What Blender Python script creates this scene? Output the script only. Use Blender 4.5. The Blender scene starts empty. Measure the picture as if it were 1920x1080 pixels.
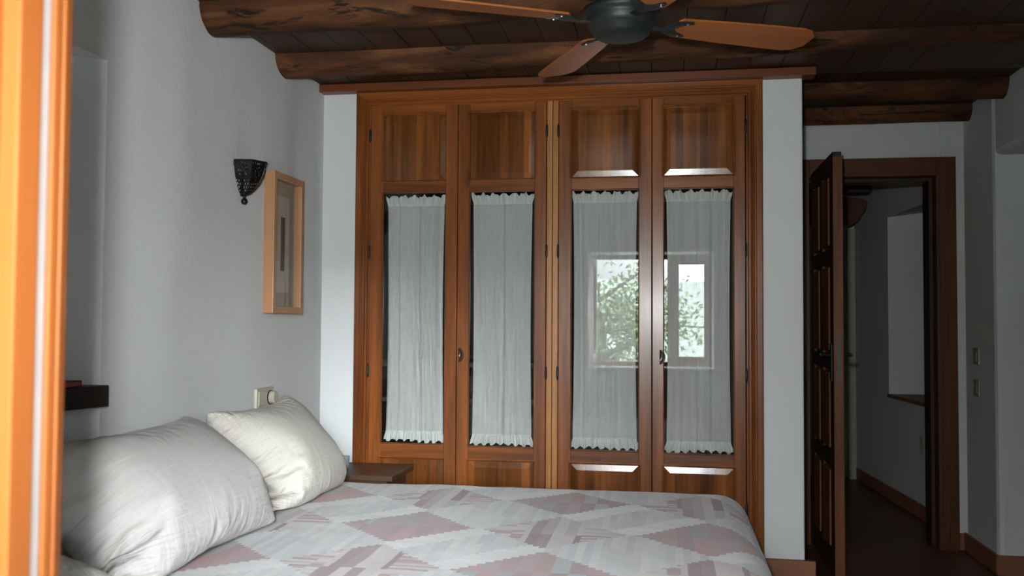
import bpy, bmesh, math, random
from mathutils import Vector, Matrix, noise
R_ = math.radians
C = bpy.context.scene.collection
CZ = 1.157                      # eye height above the floor
WY = 4.0                        # wardrobe front plane
LX = -1.52                      # left wall
DY = 5.2                        # wall with the door
RX = 1.522                      # right wall

# ------------------------------------------------------------------ camera
f_px, yaw, pitch, roll = 1763.36, R_(9.358), R_(2.103), R_(0.3414)
Fw = Vector((-math.sin(yaw)*math.cos(pitch), math.cos(yaw)*math.cos(pitch), math.sin(pitch)))
r0 = Vector((math.cos(yaw), math.sin(yaw), 0)); u0 = r0.cross(Fw)
Rr = math.cos(roll)*r0 + math.sin(roll)*u0; Uu = -math.sin(roll)*r0 + math.cos(roll)*u0
cam_d = bpy.data.cameras.new('camera'); cam = bpy.data.objects.new('camera', cam_d); C.objects.link(cam)
M = Matrix((Rr, Uu, -Fw)).transposed().to_4x4(); M.translation = (0, 0, CZ); cam.matrix_world = M
cam_d.sensor_width = 36; cam_d.lens = f_px/1920*36; cam_d.clip_start = .01; cam_d.clip_end = 300
cam_d.dof.use_dof = True; cam_d.dof.focus_distance = 3.9; cam_d.dof.aperture_fstop = 5.0
bpy.context.scene.camera = cam
# ------------------------------------------------------------------ world, light, exposure
sc = bpy.context.scene
w = bpy.data.worlds.new('overcast_sky'); sc.world = w; w.use_nodes = True
wt = w.node_tree; bg = wt.nodes['Background']
def wn_(t, **k):
    n = wt.nodes.new(t)
    for a, b in k.items(): setattr(n, a, b)
    return n
geo = wn_('ShaderNodeTexCoord')                      # overcast sky: brighter overhead and round the veiled sun
SUN_AZ, SUN_EL, SUN_POW, SKY_BASE, SKY_UP, SKY_GLOW = R_(17), R_(6), 60.0, 2.6, 56.0, 128.0
dt = wn_('ShaderNodeVectorMath', operation='DOT_PRODUCT'); dt.inputs[1].default_value = (math.sin(SUN_AZ)*math.cos(SUN_EL), -math.cos(SUN_AZ)*math.cos(SUN_EL), math.sin(SUN_EL))
wt.links.new(geo.outputs['Generated'], dt.inputs[0])
def wm(op, a, b):
    n = wn_('ShaderNodeMath', operation=op)
    for i, v in enumerate((a, b)):
        if isinstance(v, (int, float)): n.inputs[i].default_value = v
        else: wt.links.new(v, n.inputs[i])
    return n.outputs[0]
spz = wn_('ShaderNodeSeparateXYZ'); wt.links.new(geo.outputs['Generated'], spz.inputs[0])
glow = wm('MULTIPLY', wm('POWER', wm('MAXIMUM', dt.outputs['Value'], 0.0), SUN_POW), SKY_GLOW)
up_ = wm('MULTIPLY', wm('MAXIMUM', spz.outputs[2], 0.0), SKY_UP)
bg.inputs[0].default_value = (.90, .97, 1, 1); wt.links.new(wm('ADD', wm('ADD', glow, up_), SKY_BASE), bg.inputs[1])
def lamp(name, kind, loc, energy, color, **k):
    l = bpy.data.lights.new(name, kind); l.energy = energy; l.color = color
    for a, b in k.items(): setattr(l, a, b)
    o = bpy.data.objects.new(name, l); o.location = loc; C.objects.link(o); return o
fl = lamp('flash_light', 'SPOT', (-.07, -.01, CZ+.12), 180, (.97, .98, 1), shadow_soft_size=.03, spot_size=R_(86), spot_blend=1.0)
fl.rotation_euler = (M.to_3x3() @ Matrix.Rotation(R_(-6), 3, 'Y').inverted() @ Matrix.Rotation(R_(-3), 3, 'X')).to_euler()
sc.view_settings.view_transform = 'Standard'; sc.view_settings.look = 'None'
sc.view_settings.exposure = 0.40; sc.view_settings.gamma = 1; sc.view_settings.use_curve_mapping = False
sc.cycles.use_denoising = True; sc.cycles.max_bounces = 10; sc.cycles.diffuse_bounces = 6; sc.cycles.transparent_max_bounces = 16
sc.cycles.caustics_reflective = False; sc.cycles.caustics_refractive = False; sc.cycles.sample_clamp_indirect = 6

# ------------------------------------------------------------------ node helper
class V:
    def __init__(s, nt, sock): s.nt, s.s = nt, sock
    def _m(s, op, *a):
        n = s.nt.nodes.new('ShaderNodeMath'); n.operation = op
        for i, v in enumerate((s,)+a):
            if isinstance(v, V): s.nt.links.new(v.s, n.inputs[i])
            else: n.inputs[i].default_value = v
        return V(s.nt, n.outputs[0])
    def __add__(s, o): return s._m('ADD', o)
    def __sub__(s, o): return s._m('SUBTRACT', o)
    def __mul__(s, o): return s._m('MULTIPLY', o)
    def __truediv__(s, o): return s._m('DIVIDE', o)
    def floor(s): return s._m('FLOOR')
    def abs(s): return s._m('ABSOLUTE')
    def lt(s, o): return s._m('LESS_THAN', o)
    def gt(s, o): return s._m('GREATER_THAN', o)
    def min(s, o): return s._m('MINIMUM', o)
    def max(s, o): return s._m('MAXIMUM', o)
    def mod(s, o): return s._m('FLOORED_MODULO', o)
def mat(name):
    m = bpy.data.materials.new(name); m.use_nodes = True
    return m, m.node_tree, m.node_tree.nodes['Principled BSDF']
def nn(nt, t, **k):
    n = nt.nodes.new(t)
    for a, b in k.items():
        if a in [i.name for i in n.inputs]: n.inputs[a].default_value = b
        else: setattr(n, a, b)
    return n
def coords(nt, scale=(1, 1, 1), kind='Object'):
    tc = nn(nt, 'ShaderNodeTexCoord'); mp = nn(nt, 'ShaderNodeMapping'); mp.inputs['Scale'].default_value = scale
    nt.links.new(tc.outputs[kind], mp.inputs[0]); return mp.outputs[0]
def noise_t(nt, vec, scale, detail=4, rough=.5, dist=0):
    n = nn(nt, 'ShaderNodeTexNoise'); n.inputs['Scale'].default_value = scale; n.inputs['Detail'].default_value = detail
    n.inputs['Roughness'].default_value = rough; n.inputs['Distortion'].default_value = dist
    nt.links.new(vec, n.inputs['Vector']); return n.outputs[0]
def ramp(nt, fac, stops):
    r = nn(nt, 'ShaderNodeValToRGB'); el = r.color_ramp.elements
    while len(el) > 1: el.remove(el[-1])
    el[0].position, el[0].color = stops[0][0], (*stops[0][1], 1)
    for p, c in stops[1:]: e = el.new(p); e.color = (*c, 1)
    nt.links.new(fac, r.inputs[0]); return r.outputs[0]
def mix(nt, f, a, b, mode='MIX'):
    m = nn(nt, 'ShaderNodeMix', data_type='RGBA', blend_type=mode)
    for i, v in ((0, f), (6, a), (7, b)):
        if isinstance(v, V): v = v.s
        if isinstance(v, (int, float)): m.inputs[i].default_value = v
        elif isinstance(v, tuple): m.inputs[i].default_value = (*v, 1)
        else: nt.links.new(v, m.inputs[i])
    return m.outputs[2]
def bump(nt, bs, h, strength, dist=.01):
    b = nn(nt, 'ShaderNodeBump'); b.inputs['Strength'].default_value = strength; b.inputs['Distance'].default_value = dist
    nt.links.new(h, b.inputs['Height']); nt.links.new(b.outputs[0], bs.inputs['Normal'])
def plain(name, col, rough=.5, metal=0, nscale=0, namt=.06, bmp=0):
    m, nt, bs = mat(name); bs.inputs['Roughness'].default_value = rough; bs.inputs['Metallic'].default_value = metal
    v = coords(nt); n = noise_t(nt, v, nscale or 20, 4)
    c = tuple(x*(1-namt*2) for x in col); nt.links.new(ramp(nt, n, [(.3, c), (.7, col)]), bs.inputs['Base Color'])
    if bmp: bump(nt, bs, n, bmp, .004)
    return m
def wood(name, dark, light, axis='Z', rough=.32, coat=.0, scale=1.0, stave=0, knots=.5, bmp=.06):
    """varnished softwood; grain runs along the given object axis"""
    m, nt, bs = mat(name); L = nt.links
    k = {'X': (.06, 1, 1), 'Y': (1, .06, 1), 'Z': (1, 1, .06)}[axis]
    v = coords(nt, tuple(a*scale for a in k))
    n1 = noise_t(nt, v, 9, 5, .6, .6); n2 = noise_t(nt, v, 60, 3, .6)
    mid = tuple((a+b)/2 for a, b in zip(dark, light))
    c = ramp(nt, n1, [(.33, dark), (.5, mid), (.66, light)])
    c = mix(nt, .28, c, ramp(nt, n2, [(.35, dark), (.65, light)]))
    if stave:
        tc = nn(nt, 'ShaderNodeTexCoord'); sp = nn(nt, 'ShaderNodeSeparateXYZ'); L.new(tc.outputs['Object'], sp.inputs[0])
        s = V(nt, sp.outputs['Y' if axis == 'X' else 'X'])
        wn = nn(nt, 'ShaderNodeTexWhiteNoise', noise_dimensions='1D'); L.new((s/stave).floor().s, wn.inputs['W'])
        c = mix(nt, 1.0, c, ramp(nt, wn.outputs[0], [(0, (.62, .62, .64)), (1, (1.3, 1.26, 1.16))]), 'MULTIPLY')
    if knots:
        kv = coords(nt, tuple((.35 if a < 1 else 1)*scale for a in k)); vo = nn(nt, 'ShaderNodeTexVoronoi'); vo.inputs['Scale'].default_value = 4.2
        L.new(kv, vo.inputs['Vector'])
        c = mix(nt, ramp(nt, vo.outputs['Distance'], [(.03, (knots,)*3), (.09, (0, 0, 0))]), c, tuple(x*.35 for x in dark))
    L.new(c, bs.inputs['Base Color']); bs.inputs['Roughness'].default_value = rough
    bs.inputs['Specular IOR Level'].default_value = .32; bs.inputs['Coat Weight'].default_value = coat*.3; bs.inputs['Coat Roughness'].default_value = .18
    bump(nt, bs, n2, bmp, .002); return m
def plaster(name, col, b=.35):
    m, nt, bs = mat(name); v = coords(nt)
    n1 = noise_t(nt, v, 2.2, 3, .5); n2 = noise_t(nt, v, 38, 5, .6)
    nt.links.new(mix(nt, .5, ramp(nt, n1, [(.3, tuple(x*.94 for x in col)), (.7, col)]), col), bs.inputs['Base Color'])
    bs.inputs['Roughness'].default_value = .92; bs.inputs['Specular IOR Level'].default_value = .15
    bump(nt, bs, n2, b, .004); return m

MT = {}
MT['plaster'] = plaster('white_plaster', (.69, .715, .715))
D_, L_ = (.085, .023, .005), (.30, .090, .018)
MT['wood_v'] = wood('varnished_pine_upright', D_, L_, 'Z', .3, .3)
MT['wood_h'] = wood('varnished_pine_level', D_, L_, 'X', .3, .3)
MT['wood_stave'] = wood('varnished_pine_staves', (.07, .022, .006), (.26, .088, .022), 'Z', .17, .3, stave=.034)
for n_ in MT['wood_stave'].node_tree.nodes:
    if n_.type == 'BSDF_PRINCIPLED': n_.inputs['Specular IOR Level'].default_value = .5
MT['pale_v'] = wood('pale_pine_upright', (.22, .085, .025), (.45, .20, .065), 'Z', .3, .3, knots=.7)
MT['sash'] = wood('window_pine', (.13, .036, .007), (.19, .058, .013), 'Z', .3, .3, knots=0, scale=.6)
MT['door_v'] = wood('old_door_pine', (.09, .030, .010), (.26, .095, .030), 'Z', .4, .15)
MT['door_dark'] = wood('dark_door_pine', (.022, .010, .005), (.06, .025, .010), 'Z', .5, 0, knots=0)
MT['frame_door'] = wood('door_frame_pine', (.065, .022, .008), (.15, .052, .017), 'Z', .45, .1)
MT['frame_door_h'] = wood('door_frame_pine_level', (.065, .022, .008), (.15, .052, .017), 'X', .45, .1)
MT['plank'] = wood('dark_ceiling_boards', (.022, .010, .005), (.060, .026, .011), 'Y', .5, .05, knots=.3)
for n_ in MT['sash'].node_tree.nodes:
    if n_.type == 'BSDF_PRINCIPLED': n_.inputs['Roughness'].default_value = .5; n_.inputs['Specular IOR Level'].default_value = .1; n_.inputs['Coat Weight'].default_value = 0
MT['beech'] = wood('beech_frame', (.42, .21, .10), (.52, .28, .14), 'Z', .4, .1, knots=0)
MT['blade'] = wood('fan_blade_wood', (.24, .070, .016), (.34, .105, .026), 'X', .45, .05, knots=0)
MT['cornice'] = wood('cornice_pine', (.075, .020, .006), (.18, .050, .014), 'X', .4, .1, knots=0)
MT['stand'] = wood('dark_brown_stand', (.05, .026, .014), (.10, .055, .032), 'X', .4, .1, knots=0)
MT['shelf'] = wood('blackish_shelf', (.010, .007, .005), (.020, .014, .010), 'Y', .5, 0, knots=0)
MT['black'] = plain('black_iron', (.012, .014, .013), .42, .4, 40, .2, .3)
MT['fan'] = plain('dark_fan_metal', (.010, .014, .013), .5, .1, 10)
MT['cream'] = plain('cream_plastic', (.50, .48, .38), .35)
MT['grey_plastic'] = plain('grey_beige_plastic', (.30, .28, .22), .35)
MT['rubber'] = plain('grey_gasket', (.22, .19, .175), .8)
MT['red'] = plain('red_book_cover', (.22, .012, .020), .5)
MT['paper'] = plain('paper', (.6, .57, .5), .8)
MT['mat'] = plain('mount_board', (.42, .41, .33), .8)
MT['print'] = plain('dark_print', (.075, .045, .026), .7, 0, 60, .35)
MT['steel'] = plain('dull_steel', (.08, .075, .065), .4, .8)
MT['chrome'] = plain('bead_metal', (.6, .6, .6), .25, .9)
def cotton(name, col):
    """cotton with fine creases running in from the seams (u, v measured from the middle, -1..1)"""
    m, nt, bs = mat(name); L = nt.links; bs.inputs['Base Color'].default_value = (*col, 1); bs.inputs['Roughness'].default_value = .85
    bs.inputs['Specular IOR Level'].default_value = .2
    un = nn(nt, 'ShaderNodeUVMap'); sp = nn(nt, 'ShaderNodeSeparateXYZ'); L.new(un.outputs[0], sp.inputs[0]); u, v = V(nt, sp.outputs[0]), V(nt, sp.outputs[1])
    def creased(a, b, seed):
        cb = nn(nt, 'ShaderNodeCombineXYZ'); L.new((a*6.5).s, cb.inputs[0]); L.new((b*1.1).s, cb.inputs[1]); cb.inputs[2].default_value = seed
        return V(nt, noise_t(nt, cb.outputs[0], 1.6, 3, .55, .5))*(b.abs()._m('POWER', 3.0)*.9+.10)
    bump(nt, bs, (creased(u, v, 3.1)+creased(v, u, 8.7)).s, .9, .022); return m
MT['pillow'] = cotton('ivory_cotton', (.57, .545, .49))
MT['pillow2'] = cotton('white_cotton', (.60, .595, .57))
MT['dark_in'] = plain('wardrobe_inside', (.05, .032, .02), .7)
MT['cloth_dark'] = plain('hanging_clothes', (.02, .022, .035), .9)
MT['cloth_grey'] = plain('folded_linen', (.35, .36, .38), .9)
MT['terra'] = plain('terracotta', (.30, .115, .055), .55, 0, 8, .15, .15)
# floor tiles
m, nt, bs = mat('terracotta_floor_tiles'); MT['floor'] = m
bk = nn(nt, 'ShaderNodeTexBrick'); bk.offset = 0
for k, v in (('Color1', (.085, .036, .018, 1)), ('Color2', (.13, .052, .026, 1)), ('Mortar', (.06, .045, .03, 1)), ('Scale', 1.0), ('Mortar Size', .006), ('Brick Width', .3), ('Row Height', .3)): bk.inputs[k].default_value = v
nt.links.new(coords(nt), bk.inputs['Vector']); nt.links.new(bk.outputs[0], bs.inputs['Base Color']); bs.inputs['Roughness'].default_value = .45
# log beams
m, nt, bs = mat('rough_log_beam'); MT['log'] = m
v = coords(nt, (.22, 1, 1)); n1 = noise_t(nt, v, 7, 6, .65, .8); n2 = noise_t(nt, v, 16, 5, .7, 1.2)
c = ramp(nt, n1, [(.32, (.022, .009, .004)), (.5, (.075, .027, .010)), (.66, (.17, .068, .026))])
c = mix(nt, ramp(nt, n2, [(.55, (0, 0, 0)), (.62, (1, 1, 1))]), c, (.014, .008, .005))
nt.links.new(c, bs.inputs['Base Color']); bs.inputs['Roughness'].default_value = .7; bs.inputs['Specular IOR Level'].default_value = .2; bump(nt, bs, n2, .8, .014)
# thin glass: mirror-like sheen over clear
def glass(name, tint=(.975, .985, .98), ior=1.5):
    m, nt, bs = mat(name); nt.nodes.remove(bs); out = nt.nodes['Material Output']
    tr = nn(nt, 'ShaderNodeBsdfTransparent'); tr.inputs[0].default_value = (*tint, 1)
    gl = nn(nt, 'ShaderNodeBsdfGlossy'); gl.inputs['Roughness'].default_value = .0
    fr = nn(nt, 'ShaderNodeFresnel'); gm = nn(nt, 'ShaderNodeNewGeometry'); nt.links.new((V(nt, gm.outputs['Backfacing'])*(1/ior-ior)+ior).s, fr.inputs[0]); ms = nn(nt, 'ShaderNodeMixShader')
    for a, b in ((fr.outputs[0], ms.inputs[0]), (tr.outputs[0], ms.inputs[1]), (gl.outputs[0], ms.inputs[2]), (ms.outputs[0], out.inputs[0])): nt.links.new(a, b)
    return m
MT['glass'] = glass('clear_glass')
MT['pic_glass'] = glass('picture_glass', (.97, .98, .97), 1.35)
MT['tumbler'] = plain('grey_frosted_glass', (.42, .44, .44), .25)
# sheer curtain
def sheer(name, op, col):
    m, nt, bs = mat(name); nt.nodes.remove(bs); out = nt.nodes['Material Output']
    tr = nn(nt, 'ShaderNodeBsdfTransparent'); df = nn(nt, 'ShaderNodeBsdfDiffuse'); df.inputs[0].default_value = (*col, 1)
    tl = nn(nt, 'ShaderNodeBsdfTranslucent'); tl.inputs[0].default_value = (*col, 1)
    a = nn(nt, 'ShaderNodeMixShader'); a.inputs[0].default_value = .25; b = nn(nt, 'ShaderNodeMixShader')
    # cloth seen edge-on covers more: opacity rises on the flanks of the folds
    lw = nn(nt, 'ShaderNodeLayerWeight'); lw.inputs[0].default_value = .5
    r = V(nt, lw.outputs['Facing'])*(1-op)*1.2+op
    wv = noise_t(nt, coords(nt, (1, 1, .5)), 260, 1)
    r = (r+V(nt, wv)*.16-.08).min(1.0)
    nt.links.new(df.outputs[0], a.inputs[1]); nt.links.new(tl.outputs[0], a.inputs[2]); nt.links.new(tr.outputs[0], b.inputs[1])
    nt.links.new(a.outputs[0], b.inputs[2]); nt.links.new(r.s, b.inputs[0]); nt.links.new(b.outputs[0], out.inputs[0]); return m
MT['sheer'] = sheer('sheer_white_voile', .70, (.86, .87, .865))
MT['ruffle'] = sheer('white_voile_ruffle', .9, (.84, .86, .83))
# pierced metal lantern
m, nt, bs = mat('pierced_black_metal'); MT['pierced'] = m
bs.inputs['Base Color'].default_value = (.012, .011, .012, 1); bs.inputs['Roughness'].default_value = .35; bs.inputs['Metallic'].default_value = .6
# quilt (log cabin diamonds)
m, nt, bs = mat('patchwork_quilt'); MT['quilt'] = m; L = nt.links
uvn = nn(nt, 'ShaderNodeUVMap'); sp = nn(nt, 'ShaderNodeSeparateXYZ'); L.new(uvn.outputs[0], sp.inputs[0])
U = V(nt, sp.outputs[0]); Vv = V(nt, sp.outputs[1])
def rnd(a, b, seed):
    cb = nn(nt, 'ShaderNodeCombineXYZ'); cb.inputs[2].default_value = seed
    L.new(a.s, cb.inputs[0]); L.new(b.s, cb.inputs[1]); wn = nn(nt, 'ShaderNodeTexWhiteNoise', noise_dimensions='3D'); L.new(cb.outputs[0], wn.inputs[0]); return V(nt, wn.outputs[0])
a_, b_ = .45, .46
def cell(u, v):   # local coordinates in a centred lattice, quantised in steps
    uu = (u+a_).mod(2*a_)-a_; vv = (v+b_).mod(2*b_)-b_
    uq = ((uu/.019).floor()+.5)*.019; vq = ((vv/.019).floor()+.5)*.019
    return uu, vv, uq.abs()/a_+vv.abs()/b_, uq.abs()/a_+vq.abs()/b_
u1, v1, s1, t1 = cell(U+.78, Vv-2.8); u2, v2, s2, t2 = cell(U+.78-a_, Vv-2.8-b_)
sA = s1.min(s2); firstA = s1.lt(s2)
uA = u1*firstA+u2*(firstA*-1.0+1.0); vA = v1*firstA+v2*(firstA*-1.0+1.0)
u3, v3, s3, t3 = cell(U+.78-a_, Vv-2.8); u4, v4, s4, t4 = cell(U+.78, Vv-2.8-b_)
sB = t3.min(t4); firstB = t3.lt(t4)
uB = u3*firstB+u4*(firstB*-1.0+1.0); vB = v3*firstB+v4*(firstB*-1.0+1.0)
sgn = vA.gt(0.0)
pk = ramp(nt, rnd((uA/.045).floor(), sgn+(U/.45).floor()*2.0, 1.).s, [(0, (.42, .33, .35)), (.2, (.50, .36, .37)), (.45, (.56, .37, .38)), (.7, (.53, .41, .42)), (.88, (.43, .40, .42)), (1, (.52, .56, .57))])
bars = ramp(nt, rnd((uB/.034).floor(), (Vv/.46).floor(), 2.).s, [(.0, (.36, .27, .30)), (.36, (.42, .32, .34)), (.4, (.66, .61, .60)), (.75, (.72, .68, .66)), (.8, (.58, .60, .61)), (1, (.52, .42, .43))])
lines = ramp(nt, rnd((vB/.0175).floor(), uB.gt(0.0)+(U/.45).floor()*2.0, 3.).s, [(.0, (.70, .67, .65)), (.30, (.72, .70, .68)), (.34, (.47, .35, .37)), (.7, (.58, .44, .45)), (.75, (.74, .73, .72)), (1, (.55, .47, .48))])
keys = ramp(nt, rnd((U/.022).floor(), sgn, 4.).s, [(0, (.64, .65, .67)), (.5, (.72, .73, .74)), (.8, (.79, .80, .80)), (1, (.64, .69, .71))])
white = ramp(nt, rnd((Vv/.013).floor(), (U/.2).floor(), 5.).s, [(0, (.80, .81, .82)), (1, (.86, .87, .87))])
inB = sB.lt(.47); core = uB.abs().lt(.085)
base = mix(nt, (uA*vA).gt(0.0).max(sA.gt(.74)), white, keys)
colr = mix(nt, inB, base, mix(nt, core, lines, bars))
colr = mix(nt, sA.lt(.46), colr, pk)
colr = mix(nt, .05, colr, (.66, .65, .67))
L.new(colr, bs.inputs['Base Color']); bs.inputs['Roughness'].default_value = .9; bs.inputs['Sheen Weight'].default_value = .1
seam = ((U/.022).mod(1.0)-.5).abs().gt(.44); seam2 = ((Vv/.0175).mod(1.0)-.5).abs().gt(.42)
n_ = V(nt, noise_t(nt, coords(nt), 14, 4)); bump(nt, bs, (n_*1.3-seam.max(seam2)*.25).s, .35, .008)

# ------------------------------------------------------------------ mesh helpers
def link(o, parent=None):
    C.objects.link(o)
    if parent: o.parent = parent
    return o
def mesh_obj(name, bm, m, parent=None, smooth=False, bevel=0, origin=None):
    bmesh.ops.recalc_face_normals(bm, faces=bm.faces)
    me = bpy.data.meshes.new(name); bm.to_mesh(me); bm.free()
    ms = m if isinstance(m, (list, tuple)) else [m]
    for x in ms: me.materials.append(MT[x] if isinstance(x, str) else x)
    if smooth:
        for p in me.polygons: p.use_smooth = True
    o = link(bpy.data.objects.new(name, me), parent)
    if bevel:
        b = o.modifiers.new('bevel', 'BEVEL'); b.width = bevel; b.segments = 2; b.limit_method = 'ANGLE'; b.angle_limit = R_(40)
    return o
def box(bm, x0, x1, y0, y1, z0, z1):
    r = bmesh.ops.create_cube(bm, size=1)['verts']
    for v in r: v.co = Vector((x0+(v.co.x+.5)*(x1-x0), y0+(v.co.y+.5)*(y1-y0), z0+(v.co.z+.5)*(z1-z0)))
    return r
def boxes(name, L, m, parent=None, bevel=0):
    bm = bmesh.new()
    for b in L: box(bm, *b)
    return mesh_obj(name, bm, m, parent, bevel=bevel)
def prism(bm, pts, off):
    """extrude a closed loop of 3D points by vector off"""
    a = [bm.verts.new(p) for p in pts]; b = [bm.verts.new(Vector(p)+Vector(off)) for p in pts]
    n = len(pts); bm.faces.new(a); bm.faces.new(b[::-1])
    for i in range(n): bm.faces.new((a[i], b[i], b[(i+1) % n], a[(i+1) % n]))
def lathe(bm, prof, seg=32, axis='Z', center=(0, 0, 0)):
    rings = []
    for r, h in prof:
        ring = []
        for i in range(seg):
            t = 2*math.pi*i/seg; p = (r*math.cos(t), r*math.sin(t), h)
            if axis == 'X': p = (h, p[0], p[1])
            if axis == 'Y': p = (p[0], h, p[1])
            ring.append(bm.verts.new(Vector(center)+Vector(p)))
        rings.append(ring)
    for a, b in zip(rings, rings[1:]):
        for i in range(seg): bm.faces.new((a[i], a[(i+1) % seg], b[(i+1) % seg], b[i]))
    bm.faces.new(rings[0]); bm.faces.new(rings[-1][::-1])
def tube(bm, pts, r, seg=8):
    pts = [Vector(p) for p in pts]; rings = []
    for i, p in enumerate(pts):
        d = (pts[min(i+1, len(pts)-1)]-pts[max(i-1, 0)]).normalized()
        a = d.cross(Vector((0, 0, 1)));
        if a.length < .1: a = d.cross(Vector((0, 1, 0)))
        a.normalize(); b = d.cross(a); rr = r[i] if isinstance(r, (list, tuple)) else r
        rings.append([bm.verts.new(p+(a*math.cos(2*math.pi*k/seg)+b*math.sin(2*math.pi*k/seg))*rr) for k in range(seg)])
    for a, b in zip(rings, rings[1:]):
        for i in range(seg): bm.faces.new((a[i], a[(i+1) % seg], b[(i+1) % seg], b[i]))
    bm.faces.new(rings[0]); bm.faces.new(rings[-1][::-1])
def empty(name, loc, label=None, cat=None, group=None):
    o = bpy.data.objects.new(name, None); o.location = loc; o.empty_display_size = .1; C.objects.link(o)
    if label: o['label'] = label; o['category'] = cat
    if group: o['group'] = group
    return o
def tag(o, label, cat, group=None):
    o['label'] = label; o['category'] = cat
    if group: o['group'] = group
    return o
def struct(o): o['kind'] = 'structure'; return o
def reparent(o, p):       # keep world position under an Empty
    o.parent = p; o.matrix_parent_inverse = Matrix.Translation(-Vector(p.location)); return o
Z = lambda z: z+CZ

# ------------------------------------------------------------------ room shell
CE0, CE1 = Z(1.053), Z(1.120)     # ceiling height, near part and above the passage
struct(boxes('floor', [(-2.2, 2.6, -.1, 8.2, -.1, 0)], 'floor'))
# left wall: hand-plastered, slightly uneven, with a recess near the window
def uneven(name, y0, y1, z0, z1, nx, nz, amp=.010, x=LX):
    bm = bmesh.new(); g = []
    for i in range(nx+1):
        row = []
        for j in range(nz+1):
            y = y0+(y1-y0)*i/nx; z = z0+(z1-z0)*j/nz
            e = min(1, (y-y0)/.06, (y1-y)/.12, 1)
            d = amp*e*(noise.noise(Vector((y*2.1, z*.55, 3)))+.5*noise.noise(Vector((y*5, z*1.6, 9))))
            row.append(bm.verts.new((x+d-(1-e)*0, y, z)))
        g.append(row)
    for i in range(nx):
        for j in range(nz): bm.faces.new((g[i][j], g[i][j+1], g[i+1][j+1], g[i+1][j]))
    return bm
bm = uneven('w', 2.35, 4.0, 0, CE0+.03, 60, 60)
def quad(bm, *p): bm.faces.new([bm.verts.new(q) for q in p])
NT = Z(.715)
# above the recess, and the recess itself (splayed far jamb, back, soffit, near jamb)
quad(bm, (LX, .3, NT), (LX, .3, CE0+.03), (LX, 2.35, CE0+.03), (LX, 2.35, NT))
quad(bm, (LX, 2.35, 0), (LX, 2.35, NT), (LX-.16, 2.22, NT), (LX-.16, 2.22, 0))
quad(bm, (LX-.16, 2.22, 0), (LX-.16, 2.22, NT), (LX-.16, 1.1, NT), (LX-.16, 1.1, 0))
quad(bm, (LX, 2.35, NT), (LX, 1.0, NT), (LX-.16, 1.1, NT), (LX-.16, 2.22, NT))
quad(bm, (LX-.16, 1.1, 0), (LX-.16, 1.1, NT), (LX, 1.0, NT), (LX, 1.0, 0))
quad(bm, (LX, 1.0, 0), (LX, 1.0, NT), (LX, .3, NT), (LX, .3, 0))
bmesh.ops.remove_doubles(bm, verts=bm.verts, dist=.0005)
box(bm, LX-.30, LX-.18, .3, 4.0, 0, CE0+.03)
wl = struct(mesh_obj('wall_left', bm, 'plaster', smooth=False))
for p in wl.data.polygons: p.use_smooth = p.center.y > 2.36
# wall holding the wardrobe: strip left of it, pier right of it
bm = bmesh.new(); box(bm, LX-.05, -1.362, WY, WY+.62, 0, Z(1.03)); box(bm, .392, .553, WY, DY, 0, Z(1.03)+.06); box(bm, LX-.05, .553, WY+.62, WY+.7, 0, CE1); box(bm, LX-.05, .553, WY, WY+.62, Z(1.03), CE0-.0015)
o = struct(mesh_obj('wall_back', bm, 'plaster', bevel=.006))
# wall with the door
bm = bmesh.new(); ox0, ox1, oz = .747, 1.385, Z(.78)
box(bm, .553, ox0-.03, DY, DY+.16, 0, CE1+.1); box(bm, ox1+.03, RX+.3, DY, DY+.16, 0, CE1+.1); box(bm, ox0-.03, ox1+.03, DY, DY+.16, oz+.03, CE1+.1)
struct(mesh_obj('wall_door_side', bm, 'plaster', bevel=.003))
# right wall with a deep alcove opening
AY0, AY1, AZ = 3.0, 4.72, Z(.80)
bm = bmesh.new(); box(bm, RX, RX+.9, AY1, DY, 0, CE1+.1); box(bm, RX, RX+.9, AY0, AY1, AZ, CE1+.1); box(bm, RX, RX+.9, .3, AY0, 0, CE1+.1); box(bm, RX+.9, RX+1.0, .3, DY, 0, CE1+.1)
struct(mesh_obj('wall_right', bm, 'plaster', bevel=.025))
# window wall (behind the camera's sight line) with its opening
wx0, wx1, wz0, wz1 = -.63, .37, Z(-.36), Z(.58); wy0, wy1 = -.12, .30
bm = bmesh.new(); box(bm, LX-.2, wx0, wy0, wy1, 0, CE0+.1); box(bm, wx1, RX+1.0, wy0, wy1, 0, CE0+.1); box(bm, wx0, wx1, wy0, wy1, 0, wz0); box(bm, wx0, wx1, wy0, wy1, wz1, CE0+.1)
struct(mesh_obj('wall_front', bm, 'plaster', bevel=.01))
# ceiling boards (each board slightly apart, running towards the window)
bm = bmesh.new(); x = LX-.1; random.seed(4)
while x < RX+.1:
    wd = .130; z = CE0+random.uniform(-.0012, .0012)
    prism(bm, [(x, .2, z), (x, 4.05, z), (x, 4.35, CE1), (x, DY+.1, CE1), (x, DY+.1, CE1+.03), (x, .2, CE1+.03)], (wd-.003, 0, 0)); x += wd
box(bm, LX-.2, RX+1.1, .2, DY+.2, CE1+.03, CE1+.06)
struct(mesh_obj('ceiling', bm, 'plank'))
# skirting tiles
def skirt(n, b): return struct(boxes(n, b, 'terra', bevel=.004))
skirt('baseboard_pier', [(.36, .592, WY-.03, WY+.0, 0, Z(-.955))])
skirt('baseboard_right', [(RX-.014, RX, AY1-.0, DY, 0, .092), (RX-.014, RX+.9, AY1-.014, AY1, 0, .092)])
skirt('baseboard_door_side', [(1.483, RX-.014, DY-.014, DY, 0, .088)])
# cornice board over the wardrobe
o = struct(boxes('trim_1', [(LX-.02, .60, WY-.06, WY+.03, Z(1.016), Z(1.050))], 'cornice', bevel=.003))

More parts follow.
